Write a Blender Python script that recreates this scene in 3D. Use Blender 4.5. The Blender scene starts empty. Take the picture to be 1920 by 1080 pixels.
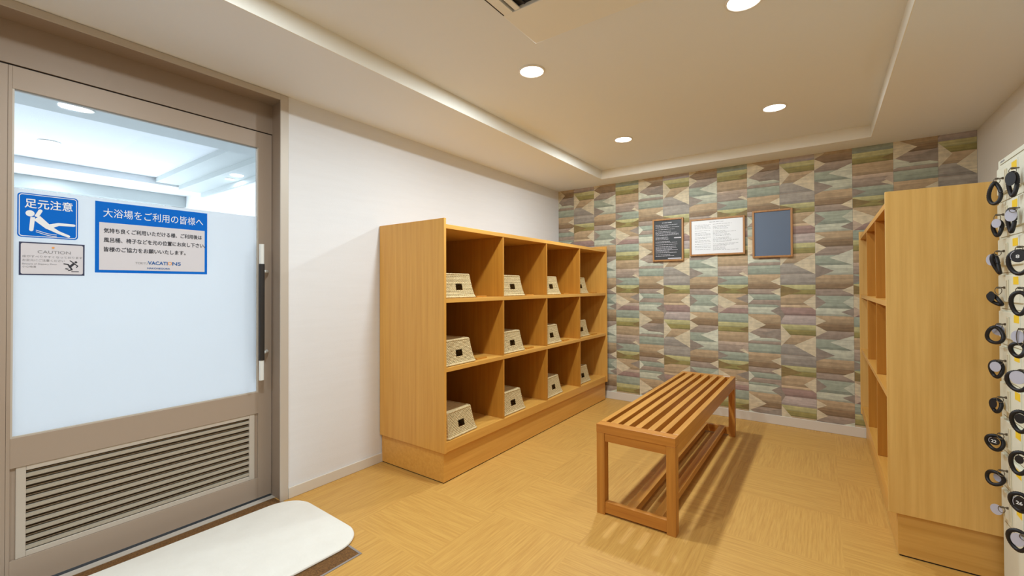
import bpy, bmesh, math, random
from mathutils import Vector, Matrix
random.seed(7)
S = bpy.context.scene
COL = S.collection

# ------------------------------------------------------------------ camera
F_PX, CY = 816.02, 528.83
cd = bpy.data.cameras.new('camera'); cam = bpy.data.objects.new('camera', cd); COL.objects.link(cam)
cd.sensor_fit = 'HORIZONTAL'; cd.sensor_width = 36.0
cd.lens = F_PX / 1920 * 36.0
cd.shift_y = -(540 - CY) / 1920
cd.clip_start = 0.02
R_ = Vector((0.8126896, 0.5826838, -0.0039000)); U_ = Vector((0.0088431, -0.0056409, 0.9999450)); F_ = Vector((-0.5826297, 0.8126794, 0.0097370))
M = Matrix.Identity(4)
for i in range(3):
    M[i][0] = R_[i]; M[i][1] = U_[i]; M[i][2] = -F_[i]
M[2][3] = 1.2
cam.matrix_world = M
S.camera = cam

# ------------------------------------------------------------------ light / exposure
S.view_settings.view_transform = 'Standard'
S.view_settings.look = 'None'
S.view_settings.gamma = 1.0
S.view_settings.use_curve_mapping = False
S.view_settings.exposure = 0.0
LAMP_W = 14.6            # every downlight of the changing room
BATH_W = 108.0            # cool added light behind the glass door
W = bpy.data.worlds.new('world'); S.world = W; W.use_nodes = True
W.node_tree.nodes['Background'].inputs[0].default_value = (0.8, 0.8, 0.8, 1)
W.node_tree.nodes['Background'].inputs[1].default_value = 0.04

# ------------------------------------------------------------------ helpers
def lin(c):
    return tuple(((v/255)/12.92 if v/255 <= .04045 else ((v/255+.055)/1.055)**2.4) for v in c)

def obj(name, bm, mat, parent=None, loc=None, smooth=False):
    me = bpy.data.meshes.new(name)
    bmesh.ops.recalc_face_normals(bm, faces=bm.faces[:])
    bm.to_mesh(me); bm.free()
    for m in (mat if isinstance(mat, (list, tuple)) else [mat]):
        me.materials.append(m)
    if smooth:
        for p in me.polygons: p.use_smooth = True
    o = bpy.data.objects.new(name, me); COL.objects.link(o)
    if parent: o.parent = parent
    if loc: o.location = loc
    return o

def tag(o, label, cat, group=None):
    o['label'] = label; o['category'] = cat
    if group: o['group'] = group
    return o

def thing(name, label, cat, loc=(0, 0, 0), group=None):
    o = bpy.data.objects.new(name, None); COL.objects.link(o)
    o.empty_display_size = .05
    o.location = loc
    return tag(o, label, cat, group)

def struct(name, bm, mat, smooth=False):
    o = obj(name, bm, mat, smooth=smooth); o['kind'] = 'structure'
    return o

def box(bm, lo, hi, bev=0.0, seg=2, mi=0):
    x0, y0, z0 = lo; x1, y1, z1 = hi
    vs = [bm.verts.new(p) for p in ((x0,y0,z0),(x1,y0,z0),(x1,y1,z0),(x0,y1,z0),(x0,y0,z1),(x1,y0,z1),(x1,y1,z1),(x0,y1,z1))]
    fs = [bm.faces.new([vs[i] for i in q]) for q in ((3,2,1,0),(4,5,6,7),(0,1,5,4),(1,2,6,5),(2,3,7,6),(3,0,4,7))]
    for f in fs: f.material_index = mi
    if bev:
        es = set(e for f in fs for e in f.edges)
        bmesh.ops.bevel(bm, geom=list(es), offset=bev, segments=seg, profile=.5, affect='EDGES')
    return bm

def B(lo, hi, bev=0.0, seg=2):
    return box(bmesh.new(), lo, hi, bev, seg)

def ring(bm, c, ux, uy, r, n):
    return [bm.verts.new(c + ux*(r*math.cos(2*math.pi*k/n)) + uy*(r*math.sin(2*math.pi*k/n))) for k in range(n)]

def tube(bm, pts, rad, n=10, closed=False, cap=True, rf=None):
    pts = [Vector(p) for p in pts]; N = len(pts); rings = []
    prev = None
    for i, p in enumerate(pts):
        a = pts[(i-1) % N] if (closed or i > 0) else p
        b = pts[(i+1) % N] if (closed or i < N-1) else p
        t = (b-a).normalized()
        if prev is None:
            h = Vector((0,0,1)) if abs(t.z) < .9 else Vector((1,0,0))
            ux = t.cross(h).normalized()
        else:
            ux = (prev - t*prev.dot(t)).normalized()
        prev = ux; uy = t.cross(ux)
        rings.append(ring(bm, p, ux, uy, rad*(rf(i) if rf else 1), n))
    for i in range(N if closed else N-1):
        A, Bq = rings[i], rings[(i+1) % N]
        for k in range(n):
            bm.faces.new((A[k], A[(k+1) % n], Bq[(k+1) % n], Bq[k]))
    if cap and not closed:
        bm.faces.new(rings[0][::-1]); bm.faces.new(rings[-1])
    return bm

def lathe(bm, prof, n=40, c=(0,0,0)):
    """profile of (radius, z) turned round the z axis"""
    c = Vector(c); rs = []
    for r, z in prof:
        if r < 1e-6: rs.append([bm.verts.new(c+Vector((0,0,z)))])
        else: rs.append([bm.verts.new(c+Vector((r*math.cos(2*math.pi*k/n), r*math.sin(2*math.pi*k/n), z))) for k in range(n)])
    for a, b in zip(rs, rs[1:]):
        for k in range(n):
            k2 = (k+1) % n
            if len(a) == 1 and len(b) == 1: continue
            if len(a) == 1: bm.faces.new((a[0], b[k], b[k2]))
            elif len(b) == 1: bm.faces.new((a[k], b[0], a[k2]))
            else: bm.faces.new((a[k], b[k], b[k2], a[k2]))
    return bm

def prism(bm, pts, axis, a, b, mi=0):
    """polygon pts (2D) extruded along axis 'x' between a and b: pts are (y,z)"""
    mk = {'x': lambda t, p: (t, p[0], p[1]), 'y': lambda t, p: (p[0], t, p[1]), 'z': lambda t, p: (p[0], p[1], t)}[axis]
    A = [bm.verts.new(mk(a, p)) for p in pts]; Bv = [bm.verts.new(mk(b, p)) for p in pts]
    fs = [bm.faces.new(A[::-1]), bm.faces.new(Bv)]
    n = len(pts)
    for k in range(n): fs.append(bm.faces.new((A[k], A[(k+1) % n], Bv[(k+1) % n], Bv[k])))
    for f in fs: f.material_index = mi
    return bm

def round_poly(x0, y0, x1, y1, r, n=8):
    out = []
    for cx, cy, a0 in ((x1-r, y1-r, 0), (x0+r, y1-r, 90), (x0+r, y0+r, 180), (x1-r, y0+r, 270)):
        for k in range(n+1):
            a = math.radians(a0+90*k/n); out.append((cx+r*math.cos(a), cy+r*math.sin(a)))
    return out

# ------------------------------------------------------------------ materials
def mat(name, col, rough=.5, metal=0.0, noise=None, bump=None, spec=.5, coat=0):
    """noise = (scale xyz, amount, second colour or None); bump = (scale, strength)"""
    m = bpy.data.materials.new(name); m.use_nodes = True
    nt = m.node_tree; N = nt.nodes; L = nt.links; p = N['Principled BSDF']
    c = lin(col)
    p.inputs['Base Color'].default_value = (*c, 1); p.inputs['Roughness'].default_value = rough
    p.inputs['Metallic'].default_value = metal; p.inputs['Specular IOR Level'].default_value = spec
    p.inputs['Coat Weight'].default_value = coat
    if noise or bump:
        tc = N.new('ShaderNodeTexCoord')
    if noise:
        sc, amt, c2 = noise
        mp = N.new('ShaderNodeMapping'); mp.inputs['Scale'].default_value = sc
        nz = N.new('ShaderNodeTexNoise'); nz.inputs['Scale'].default_value = 1; nz.inputs['Detail'].default_value = 5; nz.inputs['Roughness'].default_value = .6
        L.new(tc.outputs['Object'], mp.inputs['Vector']); L.new(mp.outputs['Vector'], nz.inputs['Vector'])
        rp = N.new('ShaderNodeValToRGB')
        c2 = lin(c2) if c2 else tuple(v*.6 for v in c)
        rp.color_ramp.elements[0].position = .5-amt; rp.color_ramp.elements[1].position = .5+amt
        rp.color_ramp.elements[0].color = (*c2, 1); rp.color_ramp.elements[1].color = (*c, 1)
        L.new(nz.outputs['Fac'], rp.inputs['Fac']); L.new(rp.outputs['Color'], p.inputs['Base Color'])
    if bump:
        b = N.new('ShaderNodeBump'); b.inputs['Strength'].default_value = bump[1]; b.inputs['Distance'].default_value = .004
        n2 = N.new('ShaderNodeTexNoise'); n2.inputs['Scale'].default_value = bump[0]; n2.inputs['Detail'].default_value = 3
        L.new(tc.outputs['Object'], n2.inputs['Vector']); L.new(n2.outputs['Fac'], b.inputs['Height']); L.new(b.outputs['Normal'], p.inputs['Normal'])
    return m

def wood(name, axis, light=(226,170,84), dark=(210,150,66), rough=.38):
    f, l = 46, 1.6
    sc = {'x': (l, f, f), 'y': (f, l, f), 'z': (f, f, l)}[axis]
    return mat(name, light, rough, noise=(sc, .22, dark))

MT = {}
MT['wood_z'] = wood('honey wood upright grain', 'z')
MT['wood_y'] = wood('honey wood long grain', 'y')
MT['wood_x'] = wood('honey wood cross grain', 'x')
MT['wood_pale'] = wood('pale honey wood upright grain', 'z', (232,188,112), (214,166,90))
MT['wood_plinth'] = wood('plinth cross grain', 'x', (222,172,94), (204,152,74))
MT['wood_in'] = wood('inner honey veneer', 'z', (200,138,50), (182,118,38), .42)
MT['wood_back_shade'] = wood('shade darkened back veneer', 'z', (82,48,22), (70,40,17), .5)  # veneer darkened, the shade inside the bays is put into its colour
MT['bench_y'] = wood('bench oak long grain', 'y', (214,152,68), (186,124,46), .35)
MT['bench_x'] = wood('bench oak cross grain', 'x', (206,140,58), (178,110,40), .35)
MT['bench_z'] = wood('bench oak upright grain', 'z', (206,142,60), (176,112,42), .35)
MT['frame_wood'] = wood('picture frame wood', 'z', (190,138,84), (168,116,66), .4)
MT['paint'] = mat('white wall paper', (231,231,234), .8, bump=(220, .12), noise=((3, 3, 40), .4, (226,225,227)))
MT['paint_warm'] = mat('off white wall paint', (222,214,202), .8, bump=(220, .12))
MT['ceil'] = mat('ceiling paint', (236,239,244), .9, bump=(300, .1))
MT['ceil_edge'] = mat('ceiling step paint', (240,236,226), .85)
MT['base'] = mat('pale baseboard', (218,208,194), .55)
MT['taupe'] = mat('taupe metal door paint', (172,154,138), .5, .12)
MT['taupe_dk'] = mat('taupe metal inner edge', (160,142,126), .5, .12)
MT['slat'] = mat('grey taupe louver slat', (176,166,150), .45, .15)
MT['bead'] = mat('grey glazing gasket', (120,118,112), .5)
MT['taupe_lt'] = mat('light anodised strip', (198,188,176), .45, .12)
MT['gap'] = mat('dark gap shade', (30,25,22), .8)  # near black, stands in for the shade inside narrow gaps
MT['brown_metal'] = mat('brown anodised louver', (128,108,84), .4, .2)
MT['black'] = mat('black plastic', (22,21,24), .4)
MT['grip'] = mat('dark handle grip', (40,36,34), .45)
MT['white_plastic'] = mat('white plastic', (228,228,224), .4)
MT['steel'] = mat('key steel', (120,112,100), .3, .8)
MT['blue'] = mat('blue sign print', (0,104,204), .65, spec=.15)
MT['sign_white'] = mat('sign white', (235,236,240), .5)
MT['sign_grey'] = mat('sign pale grey', (214,210,216), .5)
MT['navy'] = mat('navy sign border', (40,46,78), .5)
MT['ink'] = mat('dark ink', (42,42,52), .6)
MT['ink_grey'] = mat('grey ink', (150,148,152), .6)
MT['logo_blue'] = mat('logo blue ink', (24,92,160), .5)
MT['orange'] = mat('logo orange ink', (238,160,80), .5)
MT['board'] = mat('charcoal notice paper', (58,60,62), .45)
MT['slate'] = mat('slate blue notice paper', (98,112,134), .35)
MT['paper'] = mat('white notice paper', (238,238,240), .3)
MT['bathmat'] = mat('white microfibre mat', (238,233,224), .95, noise=((9, 9, 9), .3, (230,224,214)), bump=(90, .25))
MT['doormat'] = mat('brown coir mat', (136,94,46), .95, noise=((160, 160, 160), .2, (84,54,24)), bump=(260, .8))
MT['alu'] = mat('aluminium edge strip', (170,166,166), .35, .7)
MT['locker'] = mat('cream locker steel', (228,228,212), .45)
MT['locker_edge'] = mat('cream locker bezel', (224,216,192), .45)
MT['slit'] = mat('bronze pull slit', (140,128,92), .4, .3)
MT['yellow'] = mat('yellow number sticker', (244,206,48), .5)
MT['tag_grey'] = mat('pale grey tag', (190,190,208), .4)
MT['rubber'] = mat('black coil cord', (20,18,24), .5)
MT['ac'] = mat('air conditioner panel', (240,238,232), .5)
MT['ac_dark'] = mat('dark intake', (34,32,36), .7)
MT['bath_ceil'] = mat('textured cool ceiling', (226,230,234), .9, bump=(120, .5))
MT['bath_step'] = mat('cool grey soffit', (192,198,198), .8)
MT['bath_wall'] = mat('cool white wall', (236,238,240), .8)
MT['bath_floor'] = mat('pale bath floor', (168,172,174), .6)
MT['trim_ring'] = mat('white lamp ring', (236,232,224), .4)

def emit(name, col, st):
    m = bpy.data.materials.new(name); m.use_nodes = True
    nt = m.node_tree; nt.nodes.clear()
    e = nt.nodes.new('ShaderNodeEmission'); e.inputs[0].default_value = (*col, 1); e.inputs[1].default_value = st
    o = nt.nodes.new('ShaderNodeOutputMaterial'); nt.links.new(e.outputs[0], o.inputs[0])
    return m
MT['lens'] = emit('glowing lamp lens', (1, .97, .92), 9.0)
MT['lens_cool'] = emit('glowing cool lamp lens', (.95, .98, 1), 6.0)

def glass_mat(name, frosted):
    m = bpy.data.materials.new(name); m.use_nodes = True
    nt = m.node_tree; N = nt.nodes; L = nt.links; N.clear()
    o = N.new('ShaderNodeOutputMaterial'); mix = N.new('ShaderNodeMixShader'); gl = N.new('ShaderNodeBsdfGlossy')
    gl.inputs['Roughness'].default_value = .25 if frosted else .02
    lw = N.new('ShaderNodeFresnel'); lw.inputs[0].default_value = 1.3 if frosted else 1.35
    if frosted:
        t = N.new('ShaderNodeBsdfTranslucent'); t.inputs[0].default_value = (.93, .95, .97, 1)
        d = N.new('ShaderNodeBsdfDiffuse'); d.inputs[0].default_value = (.86, .9, .94, 1)
        rf = N.new('ShaderNodeBsdfRefraction'); rf.inputs['IOR'].default_value = 1.0; rf.inputs['Roughness'].default_value = .42; rf.inputs[0].default_value = (.93, .96, .98, 1)
        a = N.new('ShaderNodeMixShader'); a.inputs[0].default_value = .15
        L.new(t.outputs[0], a.inputs[1]); L.new(d.outputs[0], a.inputs[2])
        L.new(a.outputs[0], mix.inputs[1])
    else:
        t = N.new('ShaderNodeBsdfTransparent'); t.inputs[0].default_value = (.95, .97, .98, 1)
        L.new(t.outputs[0], mix.inputs[1])
    L.new(lw.outputs[0], mix.inputs[0]); L.new(gl.outputs[0], mix.inputs[2]); L.new(mix.outputs[0], o.inputs[0])
    return m
MT['clear'] = glass_mat('clear glass', False)
MT['frost'] = glass_mat('frosted film glass', True)

def floor_mat():
    m = bpy.data.materials.new('straw grain vinyl tiles'); m.use_nodes = True
    nt = m.node_tree; N = nt.nodes; L = nt.links; p = N['Principled BSDF']
    tc = N.new('ShaderNodeTexCoord'); sep = N.new('ShaderNodeSeparateXYZ'); L.new(tc.outputs['Object'], sep.inputs[0])
    def math_(op, a, b=None, c=None):
        n = N.new('ShaderNodeMath'); n.operation = op
        for i, v in enumerate((a, b, c)):
            if v is None: continue
            if isinstance(v, (int, float)): n.inputs[i].default_value = v
            else: L.new(v, n.inputs[i])
        return n.outputs[0]
    tx = math_('DIVIDE', math_('SUBTRACT', sep.outputs[0], .06-10), .5)
    ty = math_('DIVIDE', math_('SUBTRACT', sep.outputs[1], 2.325-10), .5)
    par = math_('MODULO', math_('ADD', math_('FLOOR', tx), math_('FLOOR', ty)), 2)
    cell = N.new('ShaderNodeCombineXYZ'); L.new(math_('FLOOR', tx), cell.inputs[0]); L.new(math_('FLOOR', ty), cell.inputs[1])
    wn = N.new('ShaderNodeTexWhiteNoise'); L.new(cell.outputs[0], wn.inputs['Vector'])
    def grain(sc):
        mp = N.new('ShaderNodeMapping'); mp.inputs['Scale'].default_value = sc
        L.new(tc.outputs['Object'], mp.inputs[0])
        ad = N.new('ShaderNodeVectorMath'); L.new(mp.outputs[0], ad.inputs[0])
        sc_ = N.new('ShaderNodeVectorMath'); sc_.operation = 'SCALE'; sc_.inputs[3].default_value = 37
        L.new(wn.outputs['Color'], sc_.inputs[0]); L.new(sc_.outputs[0], ad.inputs[1])
        nz = N.new('ShaderNodeTexNoise'); nz.inputs['Scale'].default_value = 1; nz.inputs['Detail'].default_value = 4; nz.inputs['Roughness'].default_value = .65
        L.new(ad.outputs[0], nz.inputs['Vector']); return nz.outputs['Fac']
    mx = N.new('ShaderNodeMix'); mx.data_type = 'FLOAT'
    L.new(par, mx.inputs[0]); L.new(grain((5, 125, 1)), mx.inputs[2]); L.new(grain((125, 5, 1)), mx.inputs[3])
    rp = N.new('ShaderNodeValToRGB'); e = rp.color_ramp.elements
    e[0].position = .30; e[0].color = (*lin((190,139,66)), 1); e[1].position = .62; e[1].color = (*lin((209,161,83)), 1)
    L.new(mx.outputs[0], rp.inputs[0])
    hv = N.new('ShaderNodeHueSaturation'); L.new(rp.outputs[0], hv.inputs['Color'])
    L.new(math_('MULTIPLY_ADD', wn.outputs['Value'], .05, .975), hv.inputs['Value'])
    L.new(hv.outputs[0], p.inputs['Base Color'])
    p.inputs['Roughness'].default_value = .5
    b = N.new('ShaderNodeBump'); b.inputs['Strength'].default_value = .15; b.inputs['Distance'].default_value = .002
    L.new(mx.outputs[0], b.inputs['Height']); L.new(b.outputs[0], p.inputs['Normal'])
    return m
MT['floor'] = floor_mat()

def wallpaper_mat():
    m = bpy.data.materials.new('patchwork plank wallpaper'); m.use_nodes = True
    nt = m.node_tree; N = nt.nodes; L = nt.links; p = N['Principled BSDF']
    at = N.new('ShaderNodeAttribute'); at.attribute_name = 'Col'
    tc = N.new('ShaderNodeTexCoord')
    def nz(sc, det):
        mp = N.new('ShaderNodeMapping'); mp.inputs['Scale'].default_value = sc
        n = N.new('ShaderNodeTexNoise'); n.inputs['Scale'].default_value = 1; n.inputs['Detail'].default_value = det
        L.new(tc.outputs['Object'], mp.inputs[0]); L.new(mp.outputs[0], n.inputs['Vector']); return n.outputs['Fac']
    mr = N.new('ShaderNodeMapRange'); mr.inputs['From Min'].default_value = .3; mr.inputs['From Max'].default_value = .7; mr.inputs['To Min'].default_value = .86; mr.inputs['To Max'].default_value = 1.10
    L.new(nz((9, 9, 95), 5), mr.inputs[0])
    mr2 = N.new('ShaderNodeMapRange'); mr2.inputs['From Min'].default_value = .35; mr2.inputs['From Max'].default_value = .65; mr2.inputs['To Min'].default_value = .9; mr2.inputs['To Max'].default_value = 1.08
    L.new(nz((30, 30, 30), 6), mr2.inputs[0])
    mm = N.new('ShaderNodeMath'); mm.operation = 'MULTIPLY'; L.new(mr.outputs[0], mm.inputs[0]); L.new(mr2.outputs[0], mm.inputs[1])
    vm = N.new('ShaderNodeVectorMath'); vm.operation = 'SCALE'; L.new(at.outputs['Color'], vm.inputs[0]); L.new(mm.outputs[0], vm.inputs[3])
    L.new(vm.outputs[0], p.inputs['Base Color']); p.inputs['Roughness'].default_value = .6
    return m
MT['wallpaper'] = wallpaper_mat()

# ------------------------------------------------------------------ room constants
XL, XR, YB, YF = -2.482, 0.884, 4.39, -2.2
H, H2 = 2.288, 2.378
TX0, TX1, TY0, TY1 = -1.836, 0.2915, -1.6, 4.132       # raised ceiling tray
XD = -2.599                                          # front face of the door leaf
DY0, DY1 = -0.86, 1.240                               # door opening in the left wall

# ------------------------------------------------------------------ setting
bm = bmesh.new(); box(bm, (XL, YF, -.06), (XR, YB, 0)); box(bm, (XL-.12, DY0+.001, -.06), (XL, 1.2390, 0))
struct('floor', bm, MT['floor'])
bm = bmesh.new()
box(bm, (XL-.21, 1.240, 0), (XL, YB+.1, H+.2))
box(bm, (XL-.21, YF-.1, 0), (XL, DY0, H+.2))
box(bm, (XL-.21, DY0, H-.002), (XL, 1.240, H+.2))
struct('wall_left', bm, MT['paint'])
struct('wall_right', B((XR, YF-.1, 0), (XR+.1, YB+.1, H+.2)), MT['paint_warm'])
struct('wall_front', B((XL, YF-.1, 0), (XR, YF, H+.2)), MT['paint_warm'])
bm = bmesh.new()
c_e = .004
box(bm, (XL, YF, H), (TX0-c_e, YB, H+.2)); box(bm, (TX1+c_e, YF, H), (XR, YB, H+.2))
box(bm, (TX0-c_e, TY1+c_e, H), (TX1+c_e, YB, H+.2)); box(bm, (TX0-c_e, YF, H), (TX1+c_e, TY0-c_e, H+.2))
box(bm, (TX0-c_e, TY0-c_e, H2), (TX1+c_e, TY1+c_e, H2+.11))
struct('ceiling', bm, MT['ceil'])
bm = bmesh.new()
box(bm, (TX0-c_e, TY0-c_e, H), (TX0, TY1+c_e, H2)); box(bm, (TX1, TY0-c_e, H), (TX1+c_e, TY1+c_e, H2))
box(bm, (TX0, TY1, H), (TX1, TY1+c_e, H2)); box(bm, (TX0, TY0-c_e, H), (TX1, TY0, H2))
struct('trim_1', bm, MT['ceil_edge'])
struct('baseboard_left', B((XL, 1.272, 0), (XL+.010, YB, .062), .003), MT['base'])
struct('baseboard_back', B((XL+.010, YB-.010, 0), (XR-.010, YB, .079), .003), MT['base'])
struct('baseboard_right', B((XR-.010, YF, 0), (XR, YB, .079), .003), MT['base'])

# wallpapered back wall: one mesh, the printed planks and points are faces of it
PAL = {'tan': (182,156,126), 'brn': (142,116,90), 'mau': (162,144,132), 'gry': (160,150,142), 'yel': (186,178,130), 'olv': (150,138,84),
       'tea': (158,164,150), 'lte': (192,192,176), 'crm': (212,196,170), 'flo': (150,136,126), 'pnk': (190,168,152), 'mvd': (158,130,124), 'ltn': (206,180,150), 'dol': (138,116,74), 'wht': (208,206,190), 'lil': (184,168,164)}
# bands (y0, y1, colour) and points (side, y0, y1, depth, colour) in the measuring frame of each strip
STRIP = {
 'A': (1.270, .00130, [(45,80,'brn'),(80,115,'mau'),(115,152,'tea'),(152,184,'mau'),(184,200,'tea'),(200,250,'lte'),(250,310,'tan'),(310,345,'brn'),(345,408,'mau'),(408,430,'lte'),(430,450,'mau'),(450,510,'tea'),(510,574,'tan')],
       [('R',72,125,.30,'crm'),('L',110,180,.18,'wht'),('R',190,260,.30,'flo'),('L',260,380,.55,'crm'),('R',340,420,.60,'flo'),('L',372,436,.38,'wht'),('R',530,585,.30,'crm'),('R',160,196,.2,'mau')]),
 'B': (1.266, .00125, [(50,85,'yel'),(85,115,'olv'),(115,188,'tan'),(188,205,'ltn'),(205,258,'mvd'),(258,320,'lil'),(320,355,'yel'),(355,390,'olv'),(390,455,'tan'),(455,528,'gry'),(528,600,'gry')],
       [('L',52,132,.62,'dol'),('R',116,220,.35,'crm'),('L',326,470,.30,'crm'),('R',392,530,.62,'crm'),('L',525,530,.99,'mau'),('L',215,300,.12,'flo')]),
 'C': (1.262, .00120, [(45,80,'brn'),(80,125,'mau'),(125,210,'tea'),(210,262,'lte'),(262,318,'tan'),(318,364,'brn'),(364,422,'mau'),(422,490,'tea'),(490,556,'lte'),(556,612,'tan')],
       [('R',55,116,.30,'crm'),('L',125,216,.28,'flo'),('R',126,210,.28,'lte'),('R',205,262,.32,'flo'),('L',268,328,.28,'crm'),('L',330,406,.30,'crm'),('R',388,492,.62,'wht'),('L',482,575,.50,'flo'),('L',418,424,.9,'gry')]),
 'D': (1.274, .00135, [(50,76,'yel'),(76,110,'olv'),(110,186,'tan'),(186,210,'pnk'),(210,243,'mvd'),(243,302,'tea'),(302,334,'yel'),(334,366,'olv'),(366,434,'tan'),(434,458,'pnk'),(458,503,'mau'),(503,560,'tea')],
       [('L',56,112,.48,'dol'),('R',60,118,.40,'dol'),('L',118,236,.62,'crm'),('R',112,172,.40,'flo'),('L',182,246,.26,'pnk'),('R',326,368,.30,'dol'),('R',462,510,.30,'crm'),('L',505,556,.34,'flo'),('R',436,500,.22,'pnk')]),
}
PERIOD, CW, CX0 = .688, .2475, -.552
bm = bmesh.new(); cl = bm.loops.layers.float_color.new('Col')
box(bm, (XL, YB+.004, 0), (XR, YB+.1, H+.2))
for f in bm.faces:
    for lp in f.loops: lp[cl] = (.6, .55, .5, 1)
def wp_face(pts, y, col, jit):
    f = bm.faces.new([bm.verts.new((x, y, z)) for x, z in pts])
    c = [v*1.08 for v in lin(PAL[col])]
    for lp in f.loops: lp[cl] = (c[0]*jit*.98, c[1]*jit*1.0, c[2]*jit*.96, 1)
def clip_z(pts, zlo, zhi):
    for lim, sgn in ((zlo, 1), (zhi, -1)):
        out = []
        for i, p in enumerate(pts):
            q = pts[(i+1) % len(pts)]
            ip, iq = (p[1]-lim)*sgn >= 0, (q[1]-lim)*sgn >= 0
            if ip: out.append(p)
            if ip != iq:
                t = (lim-p[1])/(q[1]-p[1]); out.append((p[0]+t*(q[0]-p[0]), lim))
        pts = out
        if len(pts) < 3: return None
    return pts
k0 = math.floor((XL-CX0)/CW)
for k in range(k0, math.ceil((XR-CX0)/CW)):
    xa, xb = max(XL, CX0+k*CW), min(XR, CX0+(k+1)*CW)
    z0, s, bands, pts = STRIP['ABCD'[k % 4]]
    fx = lambda t: min(XR, max(XL, CX0+(k+t)*CW))
    ytop = bands[0][0]
    for rep in range(-2, 3):
        off = rep*PERIOD
        zz = lambda y: z0 - s*y + off
        for y0, y1, c in bands:
            if (y0, y1, c) == bands[-1]: zb = zz(ytop)-PERIOD
            else: zb = zz(y1)
            q = clip_z([(xa, zz(y0)), (xa, zb), (xb, zb), (xb, zz(y0))], .06, H+.01)
            if q: wp_face(q, YB, c, random.uniform(.93, 1.05))
            zm = zb+.22*(zz(y0)-zb)                       # darker lower streak printed on each plank
            q = clip_z([(xa, zm), (xa, zb), (xb, zb), (xb, zm)], .06, H+.01)
            if q: wp_face(q, YB-.0002, c, .78)
            q = clip_z([(xa, zb+.0022), (xa, zb), (xb, zb), (xb, zb+.0022)], .06, H+.01)
            if q: wp_face(q, YB-.00025, c, .60)
            zt = zz(y0)-.30*(zz(y0)-zb)                     # paler upper streak
            q = clip_z([(xa, zz(y0)), (xa, zt), (xb, zt), (xb, zz(y0))], .06, H+.01)
            if q: wp_face(q, YB-.0002, c, 1.13)
        lift = 0
        for sd, y0, y1, d, c in pts:
            ym = (y0+y1)/2
            if sd == 'L': tri = [(fx(0), zz(y0)), (fx(0), zz(y1)), (fx(d), zz(ym))]
            else: tri = [(fx(1), zz(y1)), (fx(1), zz(y0)), (fx(1-d), zz(ym))]
            q = clip_z(tri, .06, H+.01); lift += .00003
            if q: wp_face(q, YB-.0004-lift, c, random.uniform(.95, 1.05))
    q = [(xb-.0012, .06), (xb, .06), (xb, H), (xb-.0012, H)]
    wp_face(q, YB-.0009, 'gry', .8)
struct('wall_back', bm, MT['wallpaper'])

# ------------------------------------------------------------------ glazed sliding door, its frame and its sliding partner
bm = bmesh.new()
box(bm, (XL-.002, 1.226, 0), (XL+.006, 1.272, H-.001), .002)        # casing upright
box(bm, (XL-.002, DY0-.03, 2.255), (XL+.006, 1.226, H-.001), .002)  # casing head
box(bm, (XL-.002, DY0-.03, 0), (XL+.006, DY0+.015, 2.255), .002)
cas = struct('trim_2', bm, MT['taupe_lt'])
bm = bmesh.new()
box(bm, (-2.692, 1.2395, 0), (XL-.002, 1.2445, 2.258))               # reveal
box(bm, (-2.692, DY0, 2.255), (XL-.002, 1.2395, 2.2605))
box(bm, (-2.66, DY0, 2.087), (XD+.002, 1.2395, 2.255))             # header panel over the leaves
struct('trim_3', bm, MT['taupe_dk'])
struct('trim_9', B((-2.655, DY0+.002, 2.0812), (XD-.006, 1.2385, 2.0868)), MT['gap'])  # added dark strip: stops light leaking over the leaves, paints the gap's shade

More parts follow.
